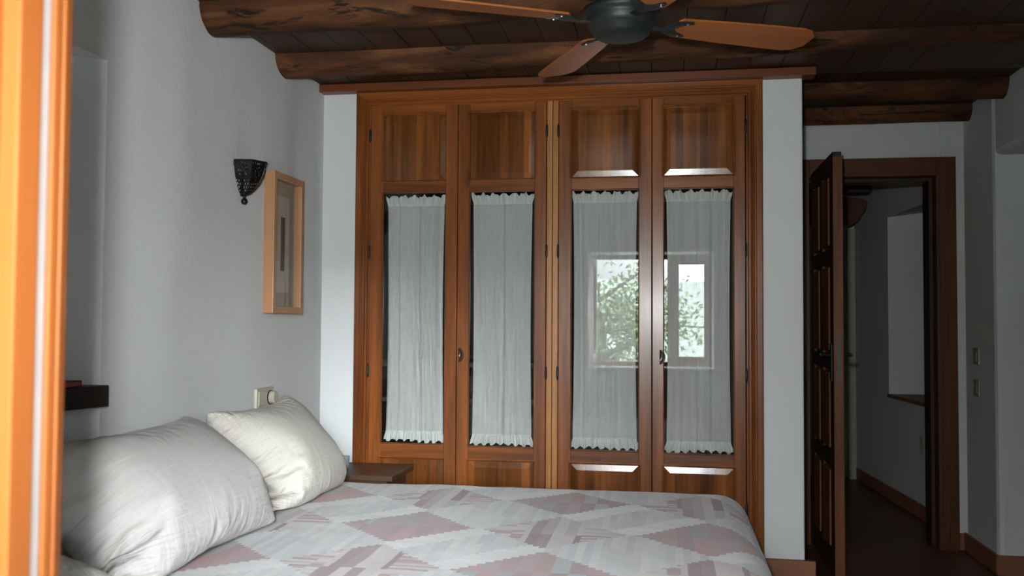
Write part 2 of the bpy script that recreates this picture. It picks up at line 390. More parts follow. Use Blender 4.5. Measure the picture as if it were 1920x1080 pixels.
# ------------------------------------------------------------------ log beams
def beam(y, z, r, x0, x1, seed, label, r1=None, dz=0):
    r1 = r1 or r
    bm = bmesh.new(); n = 70; seg = 28; rings = []
    for i in range(n+1):
        x = x0+(x1-x0)*i/n; ring = []
        cy = y+.014*noise.noise(Vector((x*1.3, seed, 0))); cz = z+dz*i/n+.006*noise.noise(Vector((x*1.1, seed, 7)))
        rr = (r+(r1-r)*i/n)*(1+.10*noise.noise(Vector((x*1.6, seed, 3))))
        for k in range(seg):
            t = 2*math.pi*k/seg
            q = rr*(1+.05*noise.noise(Vector((x*3, math.cos(t)*1.5+seed, math.sin(t)*1.5)))+.02*noise.noise(Vector((x*12, math.cos(t)*5+seed, math.sin(t)*5))))
            ring.append(bm.verts.new((x, cy+q*math.cos(t), cz+q*math.sin(t))))
        rings.append(ring)
    for a, b in zip(rings, rings[1:]):
        for k in range(seg): bm.faces.new((a[k], a[(k+1) % seg], b[(k+1) % seg], b[k]))
    bm.faces.new(rings[0]); bm.faces.new(rings[-1])
    o = mesh_obj('ceiling_beam', bm, 'log', smooth=True); return tag(o, label, 'beam', 'log beams under the ceiling')
beam(2.95, Z(1.055), .098, LX-.02, RX+.02, 1, 'gnarled log ceiling beam nearest the window, running behind the fan blades', .062, .02)
beam(3.55, Z(1.062), .088, LX-.02, RX+.02, 5, 'rough reddish log beam just in front of the wardrobe cornice', .062, .01)
beam(4.58, Z(1.120), .075, .54, RX+.02, 9, 'short dark log beam right of the pier, nearer of the pair before the door')
beam(5.09, Z(1.112), .066, .54, RX+.02, 13, 'short dark log beam tight against the white wall above the door')

# ------------------------------------------------------------------ wardrobe
WT = Z(1.018)
ward = empty('wardrobe', (-.49, WY, 0), 'built-in varnished pine wardrobe with four glazed, curtained doors between white walls', 'wardrobe')
def wp(o): return reparent(o, ward)
# moulded casing: stepped profile (offset from outer edge, depth towards room)
prof = [(0, 0), (0, .018), (.004, .022), (.024, .022), (.028, .017), (.032, .017), (.036, .021), (.040, .017), (.044, .021), (.049, .015), (.056, .015), (.060, .008), (.066, .008), (.066, 0)]
def casing(name, x_outer, sgn, z0, z1, m):
    bm = bmesh.new(); pts = [(x_outer+sgn*o_, WY-d, z0) for o_, d in prof]
    a = [bm.verts.new(p) for p in pts]; b = [bm.verts.new((p[0], p[1], z1-pr[0])) for p, pr in zip(pts, prof)]
    n = len(a); bm.faces.new(a); bm.faces.new(b)
    for i in range(n): bm.faces.new((a[i], a[(i+1) % n], b[(i+1) % n], b[i]))
    return wp(mesh_obj(name, bm, m))
casing('casing_side', -1.362, 1, .0, WT, 'wood_v')
casing('casing_side', .391, -1, .0, WT, 'wood_v')
bm = bmesh.new(); n = len(prof)
a = [bm.verts.new((-1.362+o_, WY-d, WT-o_)) for o_, d in prof]; b = [bm.verts.new((.391-o_, WY-d, WT-o_)) for o_, d in prof]
bm.faces.new(a); bm.faces.new(b)
for i in range(n): bm.faces.new((a[i], a[(i+1) % n], b[(i+1) % n], b[i]))
wp(mesh_obj('casing_top', bm, 'wood_h'))
DT = Z(.951)
# middle post of two halves with a groove
bm = bmesh.new(); box(bm, -.508, -.4845, WY-.012, WY+.03, .06, DT+.004); box(bm, -.4825, -.459, WY-.010, WY+.03, .06, DT+.004)
wp(mesh_obj('middle_post', bm, 'pale_v', bevel=.002))
wp(boxes('plinth', [(-1.30, .33, WY-.004, WY+.03, 0, .07)], 'wood_h'))
# box of the wardrobe
bm = bmesh.new(); box(bm, -1.36, .39, WY+.585, WY+.60, .02, Z(1.02)); box(bm, -1.36, -1.345, WY+.03, WY+.59, .02, Z(1.02)); box(bm, .375, .39, WY+.03, WY+.59, .02, Z(1.02)); box(bm, -1.36, .39, WY+.03, WY+.59, Z(.99), Z(1.02)); box(bm, -.49, -.475, WY+.04, WY+.59, .02, Z(1.02)); box(bm, -1.36, .39, WY+.03, WY+.59, .02, .06)
wp(mesh_obj('carcass', bm, 'dark_in'))
wp(boxes('shelf', [(-1.345, -.49, WY+.12, WY+.585, Z(-.20), Z(-.18))], 'dark_in'))
wp(boxes('shelf', [(-1.345, -.49, WY+.12, WY+.585, Z(-.36), Z(-.34))], 'dark_in'))
wp(boxes('shelf', [(-.475, .375, WY+.12, WY+.585, Z(.60), Z(.62))], 'dark_in'))
def curtain(xa, xb, za, zb, seed):
    """gathered voile with a frill at top and bottom, hanging just behind the pane"""
    bm = bmesh.new(); nx, nz = 150, 46; rnd_ = random.Random(seed); ph = [rnd_.uniform(0, 6.28) for _ in range(6)]
    fr = .040; w_ = xb-xa; g = []
    zs = [za, za+.008, za+.02, za+fr*.8, za+fr, za+fr+.004]+[za+fr+.02+(zb-za-2*fr-.04)*k/nz for k in range(nz+1)]+[zb-fr-.004, zb-fr, zb-fr*.8, zb-.02, zb-.008, zb]
    for i in range(nx+1):
        s = i/nx; col = []
        for z in zs:
            t = (z-za)/(zb-za)
            rod = min(abs(z-(za+fr)), abs(z-(zb-fr))); lo = z < za+fr; hi = z > zb-fr
            flare = max(0, (za+fr-z)/fr, (z-(zb-fr))/fr) if (lo or hi) else 0
            x = xa+w_*(s*(1+.0)) + (s-.5)*.016*min(1, flare*1.5)*1.0
            drift = .012*math.sin(2.4*t*3+ph[0])
            f = .55*math.sin(2*math.pi*(3.6*s+drift*5)+ph[1]+1.6*math.sin(2*math.pi*1.3*s+ph[2])) + .22*math.sin(2*math.pi*(8.5*s+drift*3)+ph[3]+1.2*math.sin(2*math.pi*2.1*s+1.5*t+ph[5])) + .4*math.sin(2*math.pi*1.7*s+ph[4]+t)
            amp = .011 if not (lo or hi) else .004+.007*flare
            if rod < .006: amp = .0025
            if lo or hi: f = f*.5+.7*math.sin(2*math.pi*(14 if hi else 19)*s+ph[5]+1.6*math.sin(2*math.pi*2.3*s+ph[2]))
            y = f*amp
            zz = z
            if lo: zz -= flare*.006*math.sin(2*math.pi*8*s+ph[5]); zz -= .003*math.sin(2*math.pi*1.1*s+ph[0])
            if hi: zz += flare*(.006*math.sin(2*math.pi*6*s+ph[3])+.003*math.sin(2*math.pi*13*s))
            pin = .006*math.sin(math.pi*t)*(2*s-1)*-1
            col.append(bm.verts.new((x+pin+.002*math.sin(2*math.pi*9*s+ph[1])*1, WY+.028+y, zz)))
        g.append(col)
    for i in range(nx):
        for j in range(len(zs)-1):
            fc = bm.faces.new((g[i][j], g[i][j+1], g[i+1][j+1], g[i+1][j])); fc.material_index = 1 if (j < 5 or j > len(zs)-7) else 0
    return bm
def raised(bm, x0, x1, z0, z1, y, bev=.026):
    """raised-and-fielded panel: sunk edge, sloping bevel, flat field"""
    rings = []
    for ins, dy in ((0, .002), (.003, .002), (.003+bev, -.0022), (.0035+bev, -.0030), (.006+bev, -.0032)):
        rings.append([bm.verts.new(p) for p in ((x0+ins, y+dy, z0+ins), (x1-ins, y+dy, z0+ins), (x1-ins, y+dy, z1-ins), (x0+ins, y+dy, z1-ins))])
    for a, b in zip(rings, rings[1:]):
        for i in range(4): bm.faces.new((a[i], a[(i+1) % 4], b[(i+1) % 4], b[i]))
    bm.faces.new(rings[-1])
def mould(bm, x0, x1, z0, z1, y, wdt=.010):
    """small ovolo round an opening, from the door face down to the panel"""
    rings = []
    for ins, dy in ((-wdt, -.0035), (-wdt*.55, -.005), (0, .0), (wdt*.25, .009)):
        rings.append([bm.verts.new(p) for p in ((x0+ins, y+dy, z0+ins), (x1-ins, y+dy, z0+ins), (x1-ins, y+dy, z1-ins), (x0+ins, y+dy, z1-ins))])
    for a, b in zip(rings, rings[1:]):
        for i in range(4): bm.faces.new((a[i], a[(i+1) % 4], b[(i+1) % 4], b[i]))
doors = [(-1.294, -.9005, -1.236, -.954, 1), (-.8975, -.5105, -.845, -.562, 2), (-.4565, -.063, -.401, -.118, 3), (-.061, .321, -.012, .272, 4)]
dlab = ['leftmost door, curtain narrower than its pane', 'second door from the left', 'third door from the left', 'rightmost door']
for k, (x0, x1, g0, g1, idx) in enumerate(doors):
    y0, y1 = WY-.014, WY+.008
    zt, gt, gb, pb, zb_ = DT, Z(.566), Z(-.528-.004*k), Z(-.595), .075
    bm = bmesh.new()
    box(bm, x0, g0, y0, y1, zb_, zt); box(bm, g1, x1, y0, y1, zb_, zt)
    dr = mesh_obj('door', bm, 'wood_v', bevel=.0025); dr['label'] = dlab[k]; wp(dr)
    def sub(o): o.parent = dr; o.matrix_parent_inverse = Matrix.Identity(4); return o
    ut, ub = Z(.912), Z(.622)
    for a, b in ((ut, zt), (gt, ub), (pb, gb), (zb_, zb_+.10)):
        bm = bmesh.new(); box(bm, g0, g1, y0+.0005, y1, a, b); sub(mesh_obj('rail', bm, 'wood_h'))
    bm = bmesh.new(); raised(bm, g0-.004, g1+.004, ub-.003, ut+.003, WY-.008); sub(mesh_obj('upper_panel', bm, 'wood_stave'))
    bm = bmesh.new(); raised(bm, g0-.004, g1+.004, zb_+.10, pb+.003, WY-.008); sub(mesh_obj('lower_panel', bm, 'wood_stave'))
    bm = bmesh.new(); mould(bm, g0, g1, ub, ut, y0+.001); mould(bm, g0, g1, zb_+.10, pb, y0+.001); mould(bm, g0, g1, gb, gt, y0+.001, .004)
    sub(mesh_obj('moulding', bm, 'wood_v'))
    bm = bmesh.new(); box(bm, g0-.002, g1+.002, WY+.000, WY+.003, gb-.002, gt+.002); sub(mesh_obj('glass_pane', bm, 'glass'))
    inset = (.012, .012, .006, .010)[k]
    bm = curtain(g0+inset-.002, g1-inset, gb+(.004 if k else .006), gt-.006-.004*(k == 0), 11+k*7)
    sub(mesh_obj('curtain', bm, ['sheer', 'ruffle'], smooth=True))
    for zz in (gt-.046, gb+.044):
        bm = bmesh.new(); tube(bm, [(g0-.004, WY+.036, zz), (g1+.004, WY+.036, zz)], .0025); sub(mesh_obj('curtain_rod', bm, 'chrome', smooth=True))
    hx = x0-.002 if k in (0, 2) else x1+.002
    for zz in (.823, .306, -.213, -.761):
        bm = bmesh.new(); lathe(bm, [(.001, -.030), (.0035, -.026), (.005, -.020), (.005, .020), (.0035, .026), (.001, .030)], 12, center=(hx, y0-.004, Z(zz)))
        sub(mesh_obj('hinge', bm, 'black', smooth=True))
    if k in (1, 3):
        hx, hz = (-.890, -.030)[k == 3], Z(-.141)
        bm = bmesh.new(); pts = [(hx+.024*math.cos(t), y0-.001, hz+.031*math.sin(t)) for t in [math.pi*(i/16-.5) for i in range(17)]]
        # half-moon pull: rim plate with a scooped dish
        rings = [[bm.verts.new((hx+(p[0]-hx)*q, y0-.0008+dy, hz+(p[2]-hz)*q)) for p in pts] for q, dy in ((1.0, 0), (.93, -.0035), (.80, -.001), (.45, .0005))]
        for a, b in zip(rings, rings[1:]):
            m_ = len(a)
            for i in range(m_): bm.faces.new((a[i], a[(i+1) % m_], b[(i+1) % m_], b[i]))
        bm.faces.new(rings[-1]); sub(mesh_obj('handle', bm, wood('scooped_pull_wood', (.02, .007, .003), (.06, .02, .008), 'Z', .3, .2, knots=0) if k == 1 else bpy.data.materials['scooped_pull_wood'], smooth=True))

# ------------------------------------------------------------------ doorway and open door
def frame_u(name, x0, x1, zt, y0, y1, wdt, m, mh):
    bm = bmesh.new(); box(bm, x0-wdt, x0, y0, y1, 0, zt+wdt); box(bm, x1, x1+wdt, y0, y1, 0, zt+wdt)
    o = mesh_obj(name, bm, m, bevel=.003); bm = bmesh.new(); box(bm, x0, x1, y0, y1, zt, zt+wdt); o2 = mesh_obj('head', bm, mh, bevel=.003); o2.parent = o; return o
d = struct(frame_u('trim_2', ox0, ox1, oz, DY-.03, DY-.0, .097, 'frame_door', 'frame_door_h'))
bm = bmesh.new()
for off, dd in ((.020, .036), (.052, .034)):
    box(bm, ox1+off, ox1+off+.010, DY-dd, DY-.028, 0, oz+.0); box(bm, ox0-off-.01, ox0-off, DY-dd, DY-.028, 0, oz+.0)
o = mesh_obj('bead', bm, 'frame_door'); o.parent = d
struct(boxes('trim_3', [(ox0-.03, ox0, DY, DY+.17, 0, oz), (ox1, ox1+.03, DY, DY+.17, 0, oz), (ox0-.03, ox1+.03, DY, DY+.17, oz, oz+.03), (ox1-.018, ox1, DY+.05, DY+.17, 0, oz-.018), (ox0, ox1, DY+.05, DY+.17, oz-.018, oz)], 'door_dark'))
# open leaf: local x from hinge to free edge, local y thickness, placed turned into the room
leaf = bpy.data.objects.new('door_1', None)
LW, LH = .69, Z(.795)-.012
bm = bmesh.new(); T = .042
for b in ((0, .10), (LW-.085, LW), (LW/2-.035, LW/2+.035)): box(bm, b[0], b[1], 0, T, 0, LH)
bm.faces.ensure_lookup_table()
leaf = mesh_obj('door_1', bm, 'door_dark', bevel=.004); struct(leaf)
leaf['label'] = 'open panelled pine door, swung into the room beside the pier'
rails = [0, .20, .62, .72, 1.06, 1.16, 1.50, 1.60, LH-.10, LH]
rz = [(0, .11), (.49, .56), (.94, 1.01), (1.43, 1.50), (LH-.09, LH)]
bm = bmesh.new()
bm.free()
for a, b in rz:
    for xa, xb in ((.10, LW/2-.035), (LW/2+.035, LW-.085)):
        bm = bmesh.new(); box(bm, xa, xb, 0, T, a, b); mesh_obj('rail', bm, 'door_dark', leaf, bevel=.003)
for xa, xb in ((.10, LW/2-.035), (LW/2+.035, LW-.085)):
    for (a, b), (c_, d_) in zip(rz, rz[1:]):
        bm = bmesh.new(); box(bm, xa+.0, xb-.0, .012, T-.012, b, c_)
        # fielded block standing proud on both faces
        for y0_, y1_ in ((T-.014, T+.006), (-.006, .014)): box(bm, xa+.012, xb-.012, y0_, y1_, b+.014, c_-.014)
        mesh_obj('panel', bm, 'door_v', leaf, bevel=.006)
bm = bmesh.new(); box(bm, LW, LW+.016, 0, T+.0, 0, LH-.025); box(bm, LW, LW+.012, T, T+.002, 0, LH-.03)
mesh_obj('edge_strip', bm, 'door_v', leaf, bevel=.002)
bm = bmesh.new(); box(bm, LW+.016, LW+.0175, T*.36, T*.70, Z(-.27), Z(-.075)); o = mesh_obj('lock_plate', bm, 'steel', leaf)
for sgn, yb in ((1, T), (-1, 0)):
    bm = bmesh.new(); lathe(bm, [(.008, 0), (.008, sgn*.045)], 12, 'Y', (LW-.055, yb, Z(-.150))); tube(bm, [(LW-.055, yb+sgn*.045, Z(-.150)), (LW-.11, yb+sgn*.048, Z(-.150)), (LW-.165, yb+sgn*.042, Z(-.155))], [.009, .008, .006])
    box(bm, LW-.075, LW-.035, min(yb, yb+sgn*.004), max(yb, yb+sgn*.004), Z(-.27), Z(-.10))
    mesh_obj('door_handle', bm, 'black', leaf, smooth=False)
for zz in (Z(-.34), Z(.13), Z(-.86), Z(.62)):
    bm = bmesh.new(); lathe(bm, [(.002, -.04), (.007, -.035), (.007, .035), (.002, .04)], 10, center=(-.006, T-.002, zz)); mesh_obj('hinge', bm, 'black', leaf, smooth=True)
# hinge side at the left jamb, free edge towards the window
leaf.matrix_world = Matrix.Translation((.752, DY-.035, .010)) @ Matrix.Rotation(R_(-90.3), 4, 'Z') @ Matrix.Translation((0, 0, 0))

# ------------------------------------------------------------------ hallway behind the door
hm = MT['plaster']
bm = bmesh.new()
P0, P1 = Vector((1.545, DY+.16, 0)), Vector((1.405, 7.45, 0))          # right wall line of the passage
dv = (P1-P0); 
def hp(t, z, off=0):
    nrm = Vector((-dv.y, dv.x, 0)).normalized(); p = P0+dv*t-nrm*off; return (p.x, p.y, z)
t0, t1, nz0, nz1 = .12, .60, Z(-.46), Z(.72)
HC = Z(1.05)
for a, b, c_, d_ in ((0, t0, 0, HC), (t1, 1, 0, HC), (t0, t1, 0, nz0), (t0, t1, nz1, HC)):
    quad(bm, hp(a, c_), hp(a, d_), hp(b, d_), hp(b, c_))
dp = .42
quad(bm, hp(t1, nz0), hp(t1, nz1), hp(t1-.02, nz1+.05, dp), hp(t1-.02, nz0, dp))
quad(bm, hp(t0, nz0), hp(t0, nz1), hp(t0+.02, nz1+.05, dp), hp(t0+.02, nz0, dp))
quad(bm, hp(t0, nz1), hp(t1, nz1), hp(t1-.02, nz1+.05, dp), hp(t0+.02, nz1+.05, dp))
quad(bm, hp(t0+.02, nz0, dp), hp(t1-.02, nz0, dp), hp(t1-.02, nz1+.05, dp), hp(t0+.02, nz1+.05, dp))
struct(mesh_obj('wall_hall_right', bm, hm))
struct(boxes('wall_hall_left', [(.30, .38, DY+.7, 7.6, 0, HC), (.30, .56, DY-.1, DY+.7, 0, HC)], hm))
struct(boxes('wall_hall_end', [(.3, 2.4, 7.5, 7.6, 0, HC), (2.3, 2.4, DY, 7.5, 0, HC)], hm))
struct(boxes('ceiling_hall', [(.2, 2.4, DY+.1, 7.6, HC, HC+.1)], 'plaster'))
bm = bmesh.new(); prism(bm, [hp(t0, nz0, -.012), hp(t1, nz0, -.012), hp(t1, nz0, dp), hp(t0, nz0, dp)], (0, 0, -.022)); struct(mesh_obj('trim_4', bm, 'terra'))
bm = bmesh.new(); prism(bm, [hp(.0, .002, -.012), hp(.98, .002, -.012), hp(.98, .002, 0), hp(0, .002, 0)], (0, 0, .085)); struct(mesh_obj('baseboard_hall', bm, 'terra'))
struct(boxes('trim_5', [(.38, 1.38, 6.7, 6.85, Z(.905), Z(.975))], 'door_dark'))
# carved wooden corbel on the far left of the passage
bm = bmesh.new(); prof2 = [(1.395, .865), (1.36, .885), (1.28, .90), (.385, .90), (.385, .70), (1.29, .70), (1.335, .735), (1.355, .775), (1.375, .79)]
prism(bm, [(x, 6.9, Z(z)) for x, z in prof2], (0, .12, 0)); tag(mesh_obj('corbel', bm, 'frame_door', bevel=.006), 'brown carved wooden corbel under the dark beam in the passage', 'corbel')
bm = bmesh.new(); box(bm, 1.345, 1.40, 7.40, 7.46, .0, Z(.72)); struct(mesh_obj('lit_wall_strip', bm, 'cream'))  # pale strip standing in for the lit stretch of the end wall
def socket(name, loc, rot, label, w=.075, h=.075, knob=True, m='cream'):
    e = empty(name, loc, label, 'switch'); e.rotation_euler = (0, 0, rot)
    bm = bmesh.new(); box(bm, -w/2, w/2, 0, .011, -h/2, h/2); mesh_obj('cover_plate', bm, m, e, bevel=.004)
    bm = bmesh.new(); box(bm, -w*.30, w*.30, .011, .015, -h*.30, h*.30); mesh_obj('rocker', bm, m, e, bevel=.002)
    return e
ang = math.atan2(dv.y, dv.x)
p = hp(.30, 0, 0); e = socket('wall_socket', (p[0]-.001, p[1], Z(-.72)), ang+math.pi-math.pi*0, 'small cream wall socket low on the passage wall beyond the door', .06, .11)
e['category'] = 'socket'

# ------------------------------------------------------------------ switches
socket('light_switch', (RX-.001, 4.985, Z(-.153)), math.pi/2, 'upper cream light switch on the dark wall right of the door', .085, .085, m='grey_plastic')
socket('light_switch', (RX-.001, 4.985, Z(-.310)), math.pi/2, 'lower cream light switch on the dark wall right of the door', .085, .085, m='grey_plastic')
e = empty('dimmer_switch', (LX+.004, 3.385, Z(-.292)), 'cream wall plate with round dimmer knob above the far pillow', 'switch')
bm = bmesh.new(); box(bm, -.002, .013, -.078, .078, -.040, .040); mesh_obj('cover_plate', bm, 'cream', e, bevel=.006)
bm = bmesh.new(); box(bm, .012, .017, -.066, .006, -.028, .028); mesh_obj('rocker', bm, 'cream', e, bevel=.003)
bm = bmesh.new(); lathe(bm, [(.028, .010), (.028, .016)], 28, 'X', (0, .040, 0)); mesh_obj('knob_recess', bm, 'black', e)
bm = bmesh.new(); lathe(bm, [(.024, .012), (.024, .034), (.021, .038)], 28, 'X', (0, .040, 0)); mesh_obj('dimmer_knob', bm, 'cream', e, smooth=False)

# ------------------------------------------------------------------ picture on the left wall
py0, py1, pz0, pz1, pt = 3.372, 3.668, Z(.030), Z(.576), .046
pic = empty('framed_picture', (LX, (py0+py1)/2, (pz0+pz1)/2), 'deep beech-framed picture with a narrow dark print, right of the wall lantern', 'picture')
X0 = .004; W2, H2 = (py1-py0)/2, (pz1-pz0)/2; fw = .026
bm = bmesh.new()
box(bm, X0, pt, -W2, -W2+fw, -H2, H2); mesh_obj('frame_stile', bm, 'beech', pic, bevel=.002)
bm = bmesh.new(); box(bm, X0, pt, W2-fw, W2, -H2, H2); mesh_obj('frame_stile', bm, 'beech', pic, bevel=.002)
for za_, zb2 in ((H2-fw, H2), (-H2, -H2+fw)):
    bm = bmesh.new(); box(bm, X0, pt, -W2+fw, W2-fw, za_, zb2); mesh_obj('frame_rail', bm, 'beech', pic, bevel=.002)
bm = bmesh.new(); box(bm, X0, X0+.012, -W2+fw, W2-fw, -H2+fw, H2-fw); mesh_obj('mount', bm, 'mat', pic)
bm = bmesh.new(); box(bm, X0+.012, X0+.014, -.062, .062, -.19, .19); mesh_obj('inner_mount', bm, 'paper', pic)
bm = bmesh.new(); box(bm, X0+.014, X0+.016, -.020, .016, -.105, .108); mesh_obj('print', bm, 'print', pic)
bm = bmesh.new(); box(bm, X0+.024, X0+.026, -W2+fw, W2-fw, -H2+fw, H2-fw); mesh_obj('glass_pane', bm, 'pic_glass', pic)

# ------------------------------------------------------------------ pierced metal wall lantern
sx, sy, sz = LX, 3.185, Z(.45)
lan = empty('wall_lantern', (sx, sy, sz), 'small black pierced-metal wall lantern left of the framed picture', 'lantern')
HT = .122
plan = [(-.070, .004), (-.056, .066), (.0, .090), (.056, .066), (.070, .004)]   # (y, x) half-octagon at the rim
def lw_(t): return math.sin(min(1, t)*math.pi/2)**.62          # width against height (0 tip, 1 rim)
def facet(a, b):
    """one pierced sheet: a fine grid with star and leaf holes left out"""
    bm = bmesh.new(); nu, nv = 26, 40; g = []
    for j in range(nv+1):
        t = j/nv; s = .06+.94*lw_(t); row = []
        for i in range(nu+1):
            q = i/nu; y = (a[0]*(1-q)+b[0]*q)*s; x = .004+((a[1]*(1-q)+b[1]*q)-.004)*s
            row.append(bm.verts.new((x, y, t*HT)))
        g.append(row)
    for j in range(nv):
        for i in range(nu):
            u = (i+.5)/nu-.5; t = (j+.5)/nv; hole = False
            wx = u*.09*lw_(t); dz = (t-.72)*HT; rr = math.hypot(wx, dz); an = math.atan2(dz, wx)
            if .009 < rr < .0155 and math.sin(an*8) > .0: hole = True
            if .019 < rr < .0245 and math.sin(an*8+1.5) > .2: hole = True
            if t < .48:
                c = (t*HT/.0115) % 1; rw = int(t*HT/.0115)
                if .2 < c < .85 and t > .05 and abs(((wx/.012+.5*(rw % 2)) % 1)-.5) < .27 and abs(wx) < .034*lw_(t)/.7: hole = True
            if t > .9 and abs(((wx/.014) % 1)-.5) < .14 and t < .96: hole = True
            if not hole: bm.faces.new((g[j][i], g[j][i+1], g[j+1][i+1], g[j+1][i]))
    return bm
for a, b in zip(plan, plan[1:]): mesh_obj('pierced_side', facet(a, b), 'pierced', lan)
bm = bmesh.new()
tube(bm, [(p[1], p[0], HT) for p in plan], .003, 6)
for p in plan[1:-1]:
    tube(bm, [(.004+(p[1]-.004)*(.06+.94*lw_(t/12)), p[0]*(.06+.94*lw_(t/12)), HT*t/12) for t in range(13)], .002, 6)
mesh_obj('rim_wire', bm, 'black', lan)
bm = bmesh.new(); bmesh.ops.create_uvsphere(bm, u_segments=16, v_segments=10, radius=.012, matrix=Matrix.Translation((.012, 0, -.018))); lathe(bm, [(.004, -.012), (.006, -.004), (.008, .006)], 10, center=(.012, 0, 0)); mesh_obj('finial', bm, 'black', lan, smooth=True)
bm = bmesh.new(); bmesh.ops.create_uvsphere(bm, u_segments=12, v_segments=8, radius=.007, matrix=Matrix.Translation((.066, .056, HT+.007))); mesh_obj('rim_knob', bm, 'black', lan, smooth=True); bm = bmesh.new()
bmesh.ops.create_uvsphere(bm, u_segments=12, v_segments=8, radius=.007, matrix=Matrix.Translation((.010, .071, HT-.006)))
tube(bm, [(.010, .068+.018*math.sin(t), HT-.026+.020*math.cos(t)) for t in [math.pi*k/10 for k in range(11)]], .003, 6)
mesh_obj('hook', bm, 'black', lan, smooth=True)
bm = bmesh.new(); box(bm, .001, .004, -.068, .068, HT-.02, HT); box(bm, .001, .004, -.01, .01, 0, HT); mesh_obj('back_strap', bm, 'black', lan)

# ------------------------------------------------------------------ ceiling fan
FX, FY, FZ = -.128, 2.655, Z(.855)
fan = empty('ceiling_fan', (FX, FY, FZ), 'dark ceiling fan with four wooden blades hanging between the log beams', 'fan')
bm = bmesh.new(); lathe(bm, [(.02, -.046), (.070, -.044), (.080, -.036), (.084, -.022), (.090, -.018), (.096, -.008), (.098, .006), (.0985, .014), (.1085, .017), (.110, .026), (.1085, .034), (.095, .040), (.078, .044), (.06, .052)], 48); mesh_obj('motor_housing', bm, 'fan', fan, smooth=True)
for p in bpy.data.objects['motor_housing'].data.polygons: p.use_smooth = True
bm = bmesh.new(); lathe(bm, [(.048, .060), (.048, .110), (.040, .125)], 32); mesh_obj('rod_cover', bm, 'fan', fan, smooth=False)
bm = bmesh.new(); lathe(bm, [(.012, .12), (.012, .2)], 16); mesh_obj('rod', bm, 'fan', fan, smooth=True)
bm = bmesh.new(); lathe(bm, [(.03, .165), (.06, .19), (.065, CE0-FZ)], 32); mesh_obj('canopy', bm, 'fan', fan, smooth=True)
def blade_mesh():
    bm = bmesh.new(); pts = []
    for x, wv in ((.165, .040), (.175, .052), (.30, .060), (.45, .067), (.555, .069), (.585, .060), (.610, .030)): pts.append((x, wv))
    loop = [(x, wv) for x, wv in pts]+[(x, -wv*.98) for x, wv in reversed(pts)]
    prism(bm, [(x, y, -.003) for x, y in loop], (0, 0, .006)); return bm
bl = mesh_obj('blade', blade_mesh(), 'blade', fan, bevel=.0015)
bm = bmesh.new(); prism(bm, [(.085, .014, -.010), (.13, .012, -.012), (.160, .040, -.0062), (.205, .046, -.0062), (.212, .036, -.0062), (.180, .020, -.0062), (.165, .0, -.0062), (.180, -.020, -.0062), (.212, -.036, -.0062), (.205, -.046, -.0062), (.160, -.040, -.0062), (.13, -.012, -.012), (.085, -.014, -.010)], (0, 0, .003))
br = mesh_obj('blade_iron', bm, 'fan', bl)
scr = []
for sx_, sy_ in ((.19, .036), (.19, -.036)):
    bm = bmesh.new(); lathe(bm, [(.004, -.009), (.004, -.005)], 8, center=(sx_, sy_, 0)); s_ = mesh_obj('screw', bm, 'chrome', bl); scr.append(s_)
for i in range(4):
    ob = bl if i == 0 else bl.copy()
    if i:
        link(ob, fan)
        for ch in [br]+scr: c_ = ch.copy(); link(c_, ob)
    ob.matrix_local = Matrix.Translation((0, 0, .0)) @ Matrix.Rotation(R_(25.5+90*i), 4, 'Z') @ Matrix.Rotation(R_(-10), 4, 'X')

# ------------------------------------------------------------------ bed, quilt
BT = Z(-.62)
bx0, bx1, by0, by1 = LX+.03, .30, 1.72, 3.60
bed = empty('bed', (-.6, 2.65, 0), 'low double bed with its head against the left wall, under the quilt', 'bed')
o = boxes('mattress', [(bx0, bx1-.03, by0+.03, by1-.03, .25, BT-.022)], 'pillow2', bevel=.05); reparent(o, bed); o.modifiers['bevel'].segments = 5
o = boxes('bed_base', [(bx0+.02, bx1-.05, by0+.05, by1-.05, .12, .25)], 'stand'); reparent(o, bed)
for x in (bx0+.1, bx1-.15):
    for y in (by0+.12, by1-.17): o = boxes('leg', [(x, x+.05, y, y+.05, 0, .12)], 'stand'); reparent(o, bed)
